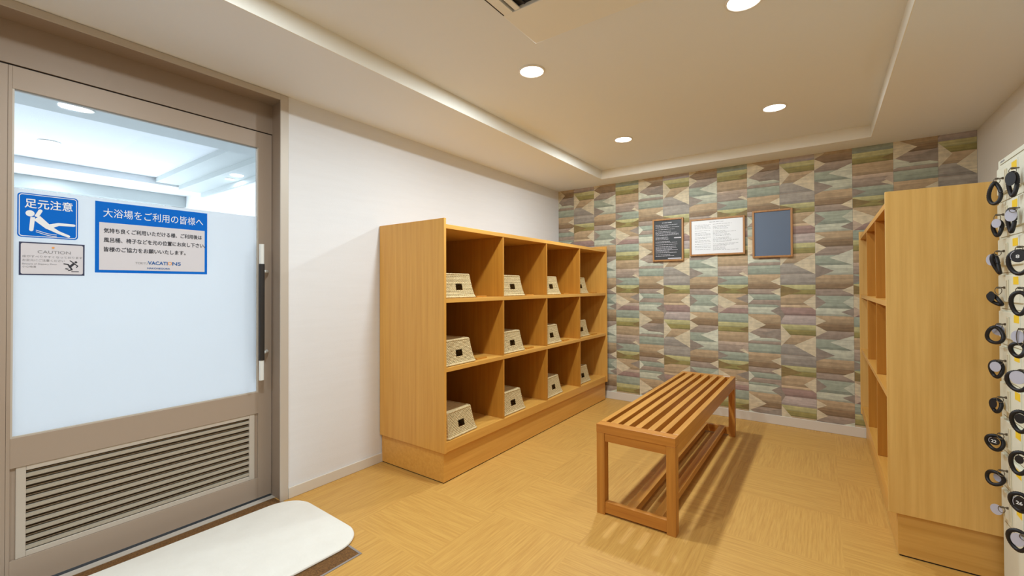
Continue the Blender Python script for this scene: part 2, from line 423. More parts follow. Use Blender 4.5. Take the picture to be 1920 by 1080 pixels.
def leaf(n, y0, y1, stile_l, stile_r, xf, louver, grip):
    d = bpy.data.objects.new('door_%d' % n, None); COL.objects.link(d); d['kind'] = 'structure'
    xb = xf-.036; gt, gb = 1.991, .608
    obj('stile', B((xb, y0, .014), (xf, y0+stile_l, 2.081), .001), MT['taupe'], d)
    obj('stile', B((xb, y1-stile_r, .014), (xf, y1, 2.081), .001), MT['taupe'], d)
    ya, yb = y0+stile_l, y1-stile_r
    obj('top_rail', B((xb, ya, gt), (xf, yb, 2.081), .001), MT['taupe'], d)
    obj('middle_rail', B((xb, ya, .490), (xf, yb, gb), .001), MT['taupe'], d)
    obj('bottom_rail', B((xb, ya, .014), (xf, yb, .128), .001), MT['taupe'], d)
    g = bmesh.new()
    xs = xf-.012
    box(g, (xs-.005, ya+.001, 1.600), (xs, yb-.001, gt-.001)); obj('clear_pane', g, MT['clear'], d)
    g = bmesh.new(); box(g, (xs-.005, ya+.001, gb+.001), (xs, yb-.001, 1.5995)); obj('frosted_pane', g, MT['frost'], d)
    g = bmesh.new()                                                # glazing beads
    box(g, (xs, ya, gb), (xf-.002, ya+.006, gt)); box(g, (xs, yb-.006, gb), (xf-.002, yb, gt))
    box(g, (xs, ya+.006, gb), (xf-.002, yb-.006, gb+.006))
    obj('glazing_bead', g, MT['taupe_lt'], d)
    obj('glazing_gasket', B((xs, ya+.006, gt-.006), (xf-.002, yb-.006, gt)), MT['bead'], d)
    if louver:
        la, lb, l0, l1 = ya+.016, yb-.016, .128, .490
        g = bmesh.new()
        w = .028
        for lo, hi in (((la, l0), (la+w, l1)), ((lb-w, l0), (lb, l1)), ((la+w, l0), (lb-w, l0+.022)), ((la+w, l1-.02), (lb-w, l1))):
            box(g, (xf-.022, lo[0], lo[1]), (xf-.004, hi[0], hi[1]), .002)
        fr = obj('louver_frame', g, MT['taupe_lt'], d)
        obj('frame_filler', B((xb, ya, .128), (xf-.010, la, .490)), MT['taupe'], d)
        obj('frame_filler', B((xb, lb, .128), (xf-.010, yb, .490)), MT['taupe'], d)
        g = bmesh.new(); z0, z1, ns = l0+.022, l1-.02, 10
        lip = bmesh.new()
        for i in range(ns):
            za = z0+(z1-z0)*i/ns; p = (z1-z0)/ns
            prof = [(xf-.008, za+.10*p), (xf-.006, za+.13*p), (xf-.007, za+.52*p), (xf-.010, za+.57*p), (xf-.020, za+.60*p), (xf-.020, za+.56*p), (xf-.012, za+.50*p), (xf-.012, za+.14*p)]
            prism(g, prof, 'y', la+w, lb-w)
            prism(lip, [(xf-.024, za+.72*p), (xf-.011, za+.74*p), (xf-.011, za+.83*p), (xf-.024, za+.81*p)], 'y', la+w, lb-w)
        sl = obj('louver_slats', g, MT['slat'], fr); sl['label'] = 'pale horizontal louver slats'
        obj('louver_lips', lip, MT['brown_metal'], fr)
        obj('louver_backing', B((xb, la, l0), (xb+.004, lb, l1)), MT['brown_metal'], fr)
    if grip:
        for sx, xo in ((1, xf+.052), (-1, xb-.045)):
            h = obj('door_handle', tube(bmesh.new(), [(xo, 1.158, .684), (xo, 1.158, 1.44)], .0125, 16), MT['white_plastic'], d)
            obj('grip_sleeve', tube(bmesh.new(), [(xo, 1.158, .794), (xo, 1.158, 1.33)], .0150, 16), MT['grip'], h)
            for z in (.835, 1.289):
                xr = xf if sx > 0 else xb
                obj('handle_bracket', tube(bmesh.new(), [(xo, 1.158, z), (xo-sx*.006, 1.176, z), (xr+sx*.012, 1.206, z), (xr, 1.210, z)], .008, 10), MT['white_plastic'], h)
    return d
leaf(1, .232, 1.2370, .011, .073, XD, True, True)
leaf(2, DY0+.02, .2315, .073, .085, XD-.001, True, False)
struct('trim_4', B((-2.66, DY0, -.02), (XL-.115, 1.2395, .0035)), MT['gap'])  # dark strip painting the shaded gap under the leaves
struct('trim_8', B((XL-.114, DY0+.002, -.02), (-2.555, 1.2385, .004), .001), MT['taupe_lt'])

# ------------------------------------------------------------------ room behind the glass door
bx0, bx1, by0, by1 = -6.9, XL-.21, -2.2, 2.12
struct('floor', B((bx0, by0, -.06), (XL-.122, by1, -.0001)), MT['bath_floor'])
struct('wall_beyond', B((bx0-.1, by0, 0), (bx0, by1, 2.75)), MT['bath_wall'])
struct('wall_beyond_left', B((bx0, by0-.1, 0), (bx1, by0, 2.75)), MT['bath_wall'])
struct('wall_beyond_right', B((bx0, by1, 0), (bx1, by1+.1, 2.75)), MT['bath_wall'])
struct('ceiling', B((bx0, by0, 2.45), (-3.862, by1, 2.75)), MT['bath_ceil'])
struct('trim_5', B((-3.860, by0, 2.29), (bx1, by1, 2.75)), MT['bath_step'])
struct('trim_6', B((bx0, by0, 2.379), (-6.17, by1, 2.449)), MT['bath_wall'])
struct('trim_shade', B((bx0, by0, 2.245), (-6.72, by1, 2.378)), MT['bath_step'])  # grey strip painting the shade along the top of the far wall
bm = bmesh.new()
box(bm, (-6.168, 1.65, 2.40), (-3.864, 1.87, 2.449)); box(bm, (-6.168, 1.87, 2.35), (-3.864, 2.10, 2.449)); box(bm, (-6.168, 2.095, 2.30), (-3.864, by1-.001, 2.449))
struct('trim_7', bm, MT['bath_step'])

# ------------------------------------------------------------------ lamps
def downlight(x, y, z, r, label, group, watts, lens, col, spread=180, light=True, cat='ceiling light'):
    t = thing('downlight', label, cat, (x, y, z), group)
    ringm = lathe(bmesh.new(), [(r*1.16, -.0005), (r*1.15, -.005), (r*1.02, -.007), (r, -.003), (r*.99, .0), (r*.99, -.0005)], 40)
    obj('trim_ring', ringm, MT['trim_ring'], t, smooth=True)
    obj('lamp_lens', lathe(bmesh.new(), [(0, -.004), (r*.99, -.003), (r*.99, -.0015), (0, -.0015)], 40), lens, t)
    if light:
        ld = bpy.data.lights.new('downlight_beam', 'AREA'); ld.shape = 'DISK'; ld.size = 2*r*.95
        ld.energy = watts; ld.color = col; ld.spread = math.radians(spread)
        lo = bpy.data.objects.new('lamp_beam', ld); COL.objects.link(lo); lo.parent = t; lo.location = (0, 0, -.010)
    return t
WARM = (.86, .985, 1.04)
LG = 'recessed ceiling downlights'
for x, y, lab in ((-1.29, 1.993, 'bright round downlight on the raised ceiling beside the ceiling vent'),
                  (-1.30, 3.355, 'small round downlight on the raised ceiling above the far end of the basket cubby'),
                  (-.257, 3.346, 'round downlight on the raised ceiling above the notice boards, nearer the right cabinet'),
                  (-.258, 2.012, 'round downlight cut off by the top edge of the photo')):
    downlight(x, y, H2, .063, lab, LG, LAMP_W*(1.42 if x < -1 else .32), MT['lens'], WARM)
for x, y in ((-1.29, .62), (-1.29, -.75)):
    downlight(x, y, H2, .063, 'round downlight on the raised ceiling behind the viewpoint', LG, LAMP_W*1.3, MT['lens'], WARM)
COOL = (.84, .93, 1.0)
BG = 'downlights seen through the door glass'
downlight(-3.667, .626, 2.29, .047, 'cool downlight on the grey soffit at the top of the door glass', BG, 3.5, MT['lens_cool'], COOL)
downlight(-5.37, .711, 2.45, .062, 'cool downlight seen through the upper left of the door glass', BG, 3.5, MT['lens_cool'], COOL)
downlight(-5.11, 2.0, 2.35, .042, 'cool downlight on the stepped soffit at the right of the door glass', BG, 3.5, MT['lens_cool'], COOL)
downlight(-6.45, .89, 2.379, .045, 'faint cool downlight just above the caution sign behind the door glass', BG, 3.5, MT['lens_cool'], COOL)
ld = bpy.data.lights.new('added_pane_fill', 'AREA'); ld.shape = 'RECTANGLE'; ld.size = 1.25; ld.size_y = 3.4  # added area light with no known source, brightens the frosted door pane
ld.energy = BATH_W; ld.color = (.84, .93, 1.0)
lo = bpy.data.objects.new('added_pane_light', ld); COL.objects.link(lo); lo.location = (bx0+.06, .3, 1.35); lo.rotation_euler = (0, math.radians(-90), 0)
bm = bmesh.new()
for a_, b_ in (((-1.45, .65), (-1.40, 2.05)), ((2.00, .65), (2.05, 2.05)), ((-1.40, .65), (2.00, .70)), ((-1.40, 2.0), (2.00, 2.05))):
    box(bm, (bx0, a_[0], a_[1]), (bx0+.05, b_[0], b_[1]))
struct('added_light_frame_1', bm, MT['taupe_lt'])  # made-up frame around the added light, unseen on the far wall

# ------------------------------------------------------------------ ceiling air conditioner
ac = thing('ceiling_air_conditioner', 'square ceiling cassette vent with a dark intake at the top of the photo', 'air conditioner', (-.635, 1.275, H2))
bm = bmesh.new()
a, zt, zb = .475, 0, -.020
def frame_box(bm, ax0, ay0, ax1, ay1, w, z0, z1, bev=0):
    box(bm, (ax0, ay0, z0), (ax0+w, ay1, z1), bev); box(bm, (ax1-w, ay0, z0), (ax1, ay1, z1), bev)
    box(bm, (ax0+w, ay0, z0), (ax1-w, ay0+w, z1), bev); box(bm, (ax0+w, ay1-w, z0), (ax1-w, ay1, z1), bev)
inner = .258                                                      # far side of the panel is deep, the near one too
box(bm, (-a, .217, zb), (a, a, zt), .003); box(bm, (-a, -a, zb), (a, -.217, zt), .003)
box(bm, (-a+.006, -.217, zb), (-.424, .217, zt)); box(bm, (.424, -.217, zb), (a-.006, .217, zt))
obj('cover_panel', bm, MT['ac'], ac)
for sx in (-1, 1):
    bm = bmesh.new(); x0, x1 = sorted((sx*.412, sx*.386))
    box(bm, (x0, -.215, zb+.002), (x1, .215, zb+.008), .002); obj('air_flap', bm, MT['ac'], ac)
bm = bmesh.new(); box(bm, (-.424, -.217, -.004), (.424, .217, -.001)); obj('intake_cavity', bm, MT['ac_dark'], ac)
bm = bmesh.new()
for i in range(14):
    x = -.36+.72*i/13; box(bm, (x-.004, -.21, -.012), (x+.004, .21, -.006))
obj('intake_grille', bm, MT['ac_dark'], ac)
for sx in (-1, 1):
    x0, x1 = sorted((sx*.471, sx*.466))
    obj('panel_seam', B((x0, -.212, zb-.0006), (x1, .212, zb+.001)), MT['ac_dark'], ac)

# ------------------------------------------------------------------ open shelving units
def shelf_unit(name, label, face_x, back_x, y0, y1, nb, base_in, stops, end, plinth):
    """open cabinet whose front looks along +x (face_x > back_x) or -x"""
    s = 1 if face_x > back_x else -1
    root = thing(name, label, 'shelf unit', ((face_x+back_x)/2, (y0+y1)/2, 0))
    ox, oy = root.location.x, root.location.y
    def bb(xa, ya, za, xb, yb, zb, bev=.0012):
        xa, xb = sorted((xa, xb))
        return B((xa-ox, ya-oy, za), (xb-ox, yb-oy, zb), bev)
    T = .018
    fx = face_x - s*.008                                        # shelves sit a little behind the side panels
    for ya, yb in ((y0, y0+T), (y1-T, y1)):
        obj('side_panel', bb(back_x, ya, .191, face_x, yb, 1.6165), end, root)
    obj('plinth', bb(back_x, y0+.018, .006, face_x-s*base_in, y1-.004, .191), plinth, root)
    obj('plinth_gap', bb(back_x, y0+.022, 0, face_x-s*(base_in+.005), y1-.008, .006, 0), MT['gap'], root)
    obj('back_panel', bb(back_x, y0+T, .191, back_x+s*.008, y1-T, 1.58), MT['wood_back_shade'], root)
    obj('top_panel', bb(back_x+s*.008, y0+T, 1.555, fx, y1-T, 1.582), MT['wood_y'], root)
    for z, t in ((.252, .061), (.703, .026), (1.126, .026)):
        obj('shelf', bb(back_x+s*.008, y0+T, z-t, fx, y1-T, z), MT['wood_y'], root)
    pit = (y1-y0-T)/nb
    for k in range(1, nb):
        yc = y0+T/2+pit*k
        for za, zb in ((.252, .677), (.703, 1.100), (1.126, 1.555)):
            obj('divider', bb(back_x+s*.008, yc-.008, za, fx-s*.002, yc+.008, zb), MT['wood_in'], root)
    if stops:
        for z in (.703, 1.126):
            for k in range(nb):
                ya = y0+T/2+pit*k
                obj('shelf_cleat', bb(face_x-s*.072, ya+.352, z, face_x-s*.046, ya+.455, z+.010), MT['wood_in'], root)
    return root, pit
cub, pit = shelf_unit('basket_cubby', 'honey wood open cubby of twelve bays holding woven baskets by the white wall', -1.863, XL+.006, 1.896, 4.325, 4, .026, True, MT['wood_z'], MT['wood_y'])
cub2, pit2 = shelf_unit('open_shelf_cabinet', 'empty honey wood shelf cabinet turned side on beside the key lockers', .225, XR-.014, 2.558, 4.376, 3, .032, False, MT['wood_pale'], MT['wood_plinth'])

# ------------------------------------------------------------------ woven baskets, turned upside down
def woven_mat():
    return mat('woven paper cord', (224,200,152), .8, noise=((60, 60, 60), .3, (196,166,114)))
MT['cord'] = woven_mat()
MT['rimcord'] = mat('twisted rim cord', (224,204,160), .8, noise=((90, 90, 90), .25, (176,146,98)))
def basket(label, loc, rz):
    root = thing('wicker_basket', label, 'basket', loc, 'upturned woven baskets in the cubby'); root.rotation_euler = (0, 0, rz)
    hw, hd, h = .146, .20, .158
    def sec(t):                                                  # half sizes at height t, slightly waisted
        k = t**.62
        return hw-.028*k, hd-.034*k
    pitch_u, nv = .0185, 17
    bm = bmesh.new()
    def wall(corner0, corner1, nrm, hole, gaps):
        L = (Vector(corner1(0))-Vector(corner0(0))).length; nu = int(L/pitch_u)
        us = []
        for i in range(nu):
            for f in (0, .27, .5, .73): us.append((i+f)/nu)
        us.append(1.0)
        rows = []
        vsub = (0, .32, .58, .82)
        vlist = []
        for j in range(nv):
            for g in vsub: vlist.append((j, g))
        vlist.append((nv-1, 1.0))
        grid = []
        for j, g in vlist:
            t = (j+g)/nv; a, b = Vector(corner0(t)), Vector(corner1(t)); row = []
            for i, u in enumerate(us):
                sh = .5 if j % 2 else 0
                ph = (u*nu+sh) % 1
                dsp = .0055*math.sin(math.pi*ph)*math.sin(math.pi*min(1, max(0, g))) if 0 < u < 1 else 0
                row.append(bm.verts.new(a.lerp(b, u)+Vector(nrm)*dsp))
            grid.append(row)
        for r in range(len(grid)-1):
            j, g = vlist[r]
            for c in range(len(us)-1):
                um = (us[c]+us[c+1])/2; ph = (um*nu+(.5 if j % 2 else 0)) % 1
                if hole and abs((um-.5)*L) < .036 and abs((j+g+.12)/nv*h-.070) < .022: continue
                if gaps and g == 0 and (ph < .30 or ph > .70) and .02 < um < .98 and j > 0: continue   # real gaps between the strands
                bm.faces.new((grid[r][c], grid[r][c+1], grid[r+1][c+1], grid[r+1][c]))
    def P(sx, sy):
        def f(t):
            a, b = sec(t); return (sx*b, sy*a, .006+t*(h-.012))
        return f
    wall(P(1, -1), P(1, 1), (1, 0, 0), True, True); wall(P(-1, 1), P(-1, -1), (-1, 0, 0), False, False)
    wall(P(1, 1), P(-1, 1), (0, 1, 0), False, False); wall(P(-1, -1), P(1, -1), (0, -1, 0), False, False)
    obj('woven_wall', bm, MT['cord'], root, smooth=True)
    a, b = sec(1.0)
    bm = bmesh.new(); n = 22                                    # woven base, now on top, sagging a little
    g = [[bm.verts.new((-b+2*b*i/n, -a+2*a*j/n, h-.007-.004*math.sin(math.pi*i/n)*math.sin(math.pi*j/n)+(.0015 if (i+j) % 2 else 0))) for j in range(n+1)] for i in range(n+1)]
    for i in range(n):
        for j in range(n): bm.faces.new((g[i][j], g[i+1][j], g[i+1][j+1], g[i][j+1]))
    obj('woven_base', bm, MT['cord'], root)
    for nm, t, z, r in (('rim_cord', 0, .0052, .0050), ('base_cord', 1, h-.006, .0048)):
        aa, bb_ = sec(t); pts = []
        loop = round_poly(-bb_, -aa, bb_, aa, .016, 5)
        for i, p in enumerate(loop):
            q = loop[(i+1) % len(loop)]; d = math.dist(p, q); m = max(1, int(d/.006))
            for k in range(m): pts.append((p[0]+(q[0]-p[0])*k/m, p[1]+(q[1]-p[1])*k/m, z))
        obj(nm, tube(bmesh.new(), pts, r, 8, closed=True, rf=lambda i: 1+.16*(i % 2)), MT['rimcord'], root, smooth=True)
    return root
rowname = {1.126: 'top', .703: 'middle', .252: 'bottom'}
bayname = ['nearest bay', 'second nearest bay', 'second farthest bay', 'farthest bay']
proto = None
def clone(o, loc, rz, label):
    r = o.copy(); COL.objects.link(r); r.location = loc; r.rotation_euler = (0, 0, rz); r['label'] = label
    for c in o.children:
        d = c.copy(); COL.objects.link(d); d.parent = r
    return r
BK = {1.126: ((-.012, 0), (-.022, 0), (-.040, .0), (-.060, .0)), .703: ((-.016, .01), (-.024, 0), (-.036, .0), (-.050, 0)), .252: ((-.016, .06), (-.022, .01), (-.030, .05), (-.040, 0))}
for z in (1.126, .703, .252):
    for k in range(4):
        dx, rot = BK[z][k]
        left = 1.896+.009+pit*k+.0085
        y = left+.153+.0055+ (abs(rot)*.2)
        rz = rot
        loc = (-1.863+dx-.205-.006, y, z+.0012)
        lab = 'upturned woven basket in the %s of the %s row of the cubby' % (bayname[k], rowname[z])
        if proto is None: proto = basket(lab, loc, rz)
        else: clone(proto, loc, rz, lab)

# ------------------------------------------------------------------ slatted bench
bn = thing('slatted_bench', 'slatted oak bench standing in the middle of the floor', 'bench', (-.7855, 3.009, 0))
ox, oy = -.7855, 3.009
def bb(lo, hi, bev=.0015): return B((lo[0]-ox, lo[1]-oy, lo[2]), (hi[0]-ox, hi[1]-oy, hi[2]), bev)
X0, X1, Y0, Y1 = -.9887, -.5824, 2.1415, 3.877
for x0, x1 in ((X0, X0+.028), (X1-.030, X1)):
    obj('side_rail', bb((x0, Y0+.062, .427), (x1, Y1-.050, .4706)), MT['bench_y'], bn)
    obj('side_apron', bb((x0+.001, Y0+.052, .383), (x1-.001, Y1-.052, .4268)), MT['bench_y'], bn)
for y0, y1 in ((Y0, Y0+.062), (Y1-.050, Y1)):
    obj('end_rail', bb((X0, y0, .427), (X1, y1, .4706)), MT['bench_x'], bn)
for x0, x1 in ((-.934, -.892), (-.866, -.833), (-.801, -.769), (-.735, -.702), (-.673, -.643)):
    obj('seat_slat', bb((x0, Y0+.062, .428), (x1, Y1-.050, .4706)), MT['bench_y'], bn)
for x0, x1 in ((X0, X0+.044), (X1-.044, X1)):
    for y0, y1 in ((Y0+.002, Y0+.054), (Y1-.054, Y1-.002)):
        obj('leg', bb((x0, y0, 0), (x1, y1, .4268)), MT['bench_z'], bn)
for y0, y1 in ((Y0+.006, Y0+.034), (Y1-.034, Y1-.006)):
    obj('end_apron', bb((X0+.044, y0, .383), (X1-.044, y1, .4268)), MT['bench_x'], bn)
    obj('foot_rail', bb((X0+.044, y0, .010), (X1-.044, y1, .068)), MT['bench_x'], bn)
for x0, x1 in ((-.838, -.790), (-.700, -.655)):
    obj('stretcher', bb((x0, Y0+.034, .030), (x1, Y1-.034, .066)), MT['bench_y'], bn)
obj('label_sticker', bb((-.665, Y1-.046, .4706), (-.615, Y1-.030, .4712), 0), MT['white_plastic'], bn)

# ------------------------------------------------------------------ mats
t = thing('entrance_mat', 'brown coir doormat let into the floor in a metal edge before the glass door', 'doormat', (-2.10, .30, 0))
bm = bmesh.new(); prism(bm, [(-.453, -1.0), (.392, -1.0), (.392, .894), (-.372, .930), (-.453, .930)], 'z', 0, .0022)
obj('coir_pad', bm, MT['doormat'], t)
bm = bmesh.new()
prism(bm, [(-.370, .930), (.402, .894), (.402, .904), (-.370, .940)], 'z', 0, .0030); box(bm, (.392, -1.0, 0), (.402, .894, .003))
obj('metal_edge', bm, MT['alu'], t)
bm = bmesh.new()
pts = round_poly(-.335, -1.05, .335, .545, .15, 12)
def mat_ring(off, z): 
    return [bm.verts.new((x*(1-off/.33), y*(1-off/.8), z)) for x, y in pts]
rs = [mat_ring(.0, .0), mat_ring(-.002, .004), mat_ring(.0, .009), mat_ring(.006, .012)]
for a, b in zip(rs, rs[1:]):
    for i in range(len(a)): bm.faces.new((a[i], a[(i+1) % len(a)], b[(i+1) % len(b)], b[i]))
bm.faces.new(rs[-1]); bm.faces.new(rs[0][::-1])
mt = obj('bath_mat', bm, MT['bathmat'], loc=(-2.135, .755, .0035)); mt.rotation_euler = (0, 0, math.radians(-1.5))
tag(mt, 'long white round-cornered bath mat lying over the brown doormat', 'bath mat')

# ------------------------------------------------------------------ lettering
def text_mesh(body, height, width=None, bold=0.0):
    """lettering as a flat mesh in the xy plane, baseline start at the origin"""
    cu = bpy.data.curves.new('lettering', 'FONT'); cu.body = body; cu.size = height; cu.extrude = 0.0004
    o = bpy.data.objects.new('lettering', cu); COL.objects.link(o)
    bpy.context.view_layer.update()
    me = bpy.data.meshes.new_from_object(o.evaluated_get(bpy.context.evaluated_depsgraph_get()))
    bpy.data.objects.remove(o); bpy.data.curves.remove(cu)
    xs = [v.co.x for v in me.vertices] or [0]
    x0, w = min(xs), max(xs)-min(xs)
    k = (width/w) if width and w > 0 else 1.0
    for v in me.vertices: v.co.x = (v.co.x-x0)*k
    return me
def text(body, height, m, parent, at, plane, width=None, bold=0.0, name='lettering'):
    """plane: 4x4 whose x,y columns carry the letters' right and up"""
    me = text_mesh(body, height, width, bold); me.materials.clear(); me.materials.append(m)
    if bold:                                                        # heavier strokes: the same letters laid again a hair to each side
        b2 = bmesh.new()
        for k, (dx, dy) in enumerate(((0, 0), (1, 0), (-1, 0), (0, 1), (0, -1))):
            c = me.copy(); c.transform(Matrix.Translation((dx*bold*height, dy*bold*height, .00004*k))); b2.from_mesh(c); bpy.data.meshes.remove(c)
        b2.to_mesh(me); b2.free()
    me.name = name
    me.transform(Matrix.Translation(Vector(at)) @ plane)
    o = bpy.data.objects.new(name, me); COL.objects.link(o); o.parent = parent
    return o
PX = Matrix(((0,0,1,0),(1,0,0,0),(0,1,0,0),(0,0,0,1)))            # letters run along +y, face +x
PY = Matrix(((1,0,0,0),(0,0,-1,0),(0,1,0,0),(0,0,0,1)))           # letters run along +x, face -y

# ------------------------------------------------------------------ signs on the door glass
XG = XD-.0118
def flat(name, pts, x, dx, m, parent): return obj(name, prism(bmesh.new(), pts, 'x', x, x+dx), m, parent)
def R2(y0, z0, y1, z1): return [(y0, z0), (y1, z0), (y1, z1), (y0, z1)]
# blue slip warning
sg = thing('slip_warning_sign', 'blue square sign with a white falling figure on the door glass', 'sign', (XG, .346, 1.495))
flat('sign_plate', round_poly(-.087, -.089, .087, .089, .012), 0, .0012, MT['blue'], sg)
bm = bmesh.new(); o_, i_ = round_poly(-.083, -.085, .083, .085, .010), round_poly(-.0805, -.0825, .0805, .0825, .008)
A = [bm.verts.new((.0014, *p)) for p in o_]; Bq = [bm.verts.new((.0014, *p)) for p in i_]
for i in range(len(A)): bm.faces.new((A[i], A[(i+1) % len(A)], Bq[(i+1) % len(A)], Bq[i]))
obj('white_border', bm, MT['sign_white'], sg)
text('足元注意', .041, MT['sign_white'], sg, (.0014, -.067, .0335), PX, .137, .012)
bm = bmesh.new()
NP = [0]
def pic(pts, x=.0013):
    NP[0] += 1; bm.faces.new([bm.verts.new((x+.00003*NP[0], *p)) for p in pts])
def limb(pts, w):
    for (p, w0), (q, w1) in zip(zip(pts, w), zip(pts[1:], w[1:])):
        d = Vector((q[0]-p[0], q[1]-p[1])).normalized(); n = Vector((-d.y, d.x))
        pic([(p[0]+n.x*w0, p[1]+n.y*w0), (p[0]-n.x*w0, p[1]-n.y*w0), (q[0]-n.x*w1, q[1]-n.y*w1), (q[0]+n.x*w1, q[1]+n.y*w1)])
        pic([(q[0]+w1*math.cos(a*math.pi/6), q[1]+w1*math.sin(a*math.pi/6)) for a in range(12)], .00132)
pic([(-.0525+.0125*math.cos(a*math.pi/12), .008+.0125*math.sin(a*math.pi/12)) for a in range(24)])
limb([(-.035, -.004), (-.024, .022)], (.006, .006))
limb([(-.045, -.006), (-.049, -.058)], (.0065, .006))
limb([(-.034, -.008), (-.002, -.042)], (.0125, .010))
limb([(.002, -.040), (.028, -.028), (.074, -.028)], (.009, .006, .005))
limb([(-.002, -.042), (.028, -.062), (.058, -.076)], (.009, .006, .005))
for k in range(2):
    limb([(-.036+.058*s/8, -.058-.007*k-.015*math.sin(math.pi*.5*s/8)) for s in range(9)], [.0012]*9)
obj('falling_figure', bm, MT['sign_white'], sg)
# small caution notice
sg = thing('caution_notice', 'small white CAUTION notice with a navy border under the blue sign', 'sign', (XG, .359, 1.320))
flat('sign_plate', R2(-.095, -.067, .095, .067), 0, .0010, MT['navy'], sg)
flat('white_face', round_poly(-.090, -.062, .090, .062, .006), .0010, .0004, MT['sign_grey'], sg)
text('CAUTION', .017, MT['ink_grey'], sg, (.0016, -.044, .023), PX, .096, .01)
text('床がすべりやすくなっております', .0105, MT['ink_grey'], sg, (.0016, -.086, .005), PX, .174)
text('お足元にご注意ください', .0105, MT['ink_grey'], sg, (.0016, -.086, -.010), PX, .120)
text('Beware of Slippery Floor', .0085, MT['ink_grey'], sg, (.0016, -.086, -.024), PX, .098)
text('小心地滑', .0085, MT['ink_grey'], sg, (.0016, -.086, -.036), PX, .038)
bm = bmesh.new()
pic([(.004*math.cos(a*math.pi/6), .048+.004*math.sin(a*math.pi/6)) for a in range(12)], .0016)
obj('sun_mark', bm, MT['orange'], sg)
bm = bmesh.new()
X_ = .0016
NP[0] = 0
def pic(pts, x=None):
    NP[0] += 1; bm.faces.new([bm.verts.new((X_+.00003*NP[0], *p)) for p in pts])
pic([(.068+.0045*math.cos(a*math.pi/6), -.010+.0045*math.sin(a*math.pi/6)) for a in range(12)])
limb([(.064, -.014), (.050, -.030)], (.0045, .004))
limb([(.062, -.016), (.074, -.026), (.070, -.032)], (.002, .0018, .0016))
limb([(.060, -.012), (.050, -.004)], (.002, .0016)); 
limb([(.050, -.030), (.044, -.020), (.032, -.018)], (.003, .0024, .002))
limb([(.050, -.030), (.056, -.042), (.046, -.046)], (.003, .0024, .002))
limb([(.036, -.038), (.044, -.040)], (.002, .002)); limb([(.054, -.050), (.076, -.050)], (.0015, .0015))
obj('slipping_figure', bm, MT['ink'], sg)
# large bath notice
sg = thing('bath_notice', 'wide blue framed notice with black Japanese text on the door glass', 'sign', (XG, .7015, 1.4265))
flat('sign_plate', R2(-.2145, -.1585, .2145, .1585), 0, .0010, MT['blue'], sg)
flat('pale_panel', R2(-.201, -.146, .203, .066), .0010, .0004, MT['sign_grey'], sg)
text('大浴場をご利用の皆様へ', .043, MT['sign_white'], sg, (.0012, -.188, .094), PX, .384)
text('気持ち良くご利用いただける様、ご利用後は', .023, MT['ink'], sg, (.0017, -.186, .022), PX, .376, .015)
text('風呂桶、椅子などを元の位置にお戻し下さい。', .023, MT['ink'], sg, (.0017, -.186, -.020), PX, .392, .015)
text('皆様のご協力をお願いいたします。', .023, MT['ink'], sg, (.0017, -.186, -.062), PX, .306, .015)
text('TOKYU', .015, MT['ink_grey'], sg, (.0017, -.076, -.116), PX, .046)
text('VACATI', .0235, MT['logo_blue'], sg, (.0017, -.029, -.117), PX, .075, .022)
text('NS', .0235, MT['logo_blue'], sg, (.0017, .066, -.117), PX, .034, .022)
bm = bmesh.new(); n = 24
A = [bm.verts.new((.0017, .0555+.0085*math.cos(2*math.pi*k/n), -.1085+.0085*math.sin(2*math.pi*k/n))) for k in range(n)]
Bq = [bm.verts.new((.0017, .0555+.0052*math.cos(2*math.pi*k/n), -.1085+.0052*math.sin(2*math.pi*k/n))) for k in range(n)]
for i in range(n): bm.faces.new((A[i], A[(i+1) % n], Bq[(i+1) % n], Bq[i]))
obj('logo_ring', bm, MT['orange'], sg)
text('HAKONEGORA', .0115, MT['logo_blue'], sg, (.0017, -.032, -.138), PX, .088, .012)

# ------------------------------------------------------------------ framed notices on the papered wall
def notice(label, x0, x1, z0, z1, m, lines):
    t = thing('framed_notice', label, 'notice board', ((x0+x1)/2, YB-.0008, (z0+z1)/2))
    w, h = (x1-x0)/2, (z1-z0)/2; d = -.020; fw = .016
    bm = bmesh.new()
    for lo, hi in (((-w, -h), (-w+fw, h)), ((w-fw, -h), (w, h)), ((-w+fw, -h), (w-fw, -h+fw)), ((-w+fw, h-fw), (w-fw, h))):
        box(bm, (lo[0], d, lo[1]), (hi[0], 0, hi[1]), .002)
    obj('wooden_frame', bm, MT['frame_wood'], t)
    obj('notice_sheet', B((-w+fw-.001, d+.008, -h+fw-.001), (w-fw+.001, d+.014, h-fw+.001)), m, t)
    if lines:
        bm = bmesh.new()
        for xa, xb, z, th in lines(w-fw, h-fw):
            bm.faces.new([bm.verts.new((x, d+.0075, zz)) for x, zz in ((xa, z), (xb, z), (xb, z+th), (xa, z+th))])
        obj('printed_lines', bm, MT['sign_grey'] if m is MT['board'] else MT['ink_grey'], t)
    return t
def lines_a(w, h):
    r = random.Random(3); out = []
    def words(x, xe, z, th):
        while x < xe-.006:
            l = r.uniform(.006, .022); out.append((x, min(xe, x+l), z, th)); x += l+r.uniform(.002, .005)
    words(-.055, .045, h-.028, .006)
    z = h-.048
    while z > -h+.03:
        words(-w+.012, min(w-.012, -w+.012+r.uniform(.12, .23)), z, .0034); z -= r.choice((.011, .013, .02))
    out += [(.06, w-.006, -.0+.012, .009), (.0, w-.006, -h+.006, .009)]
    return out
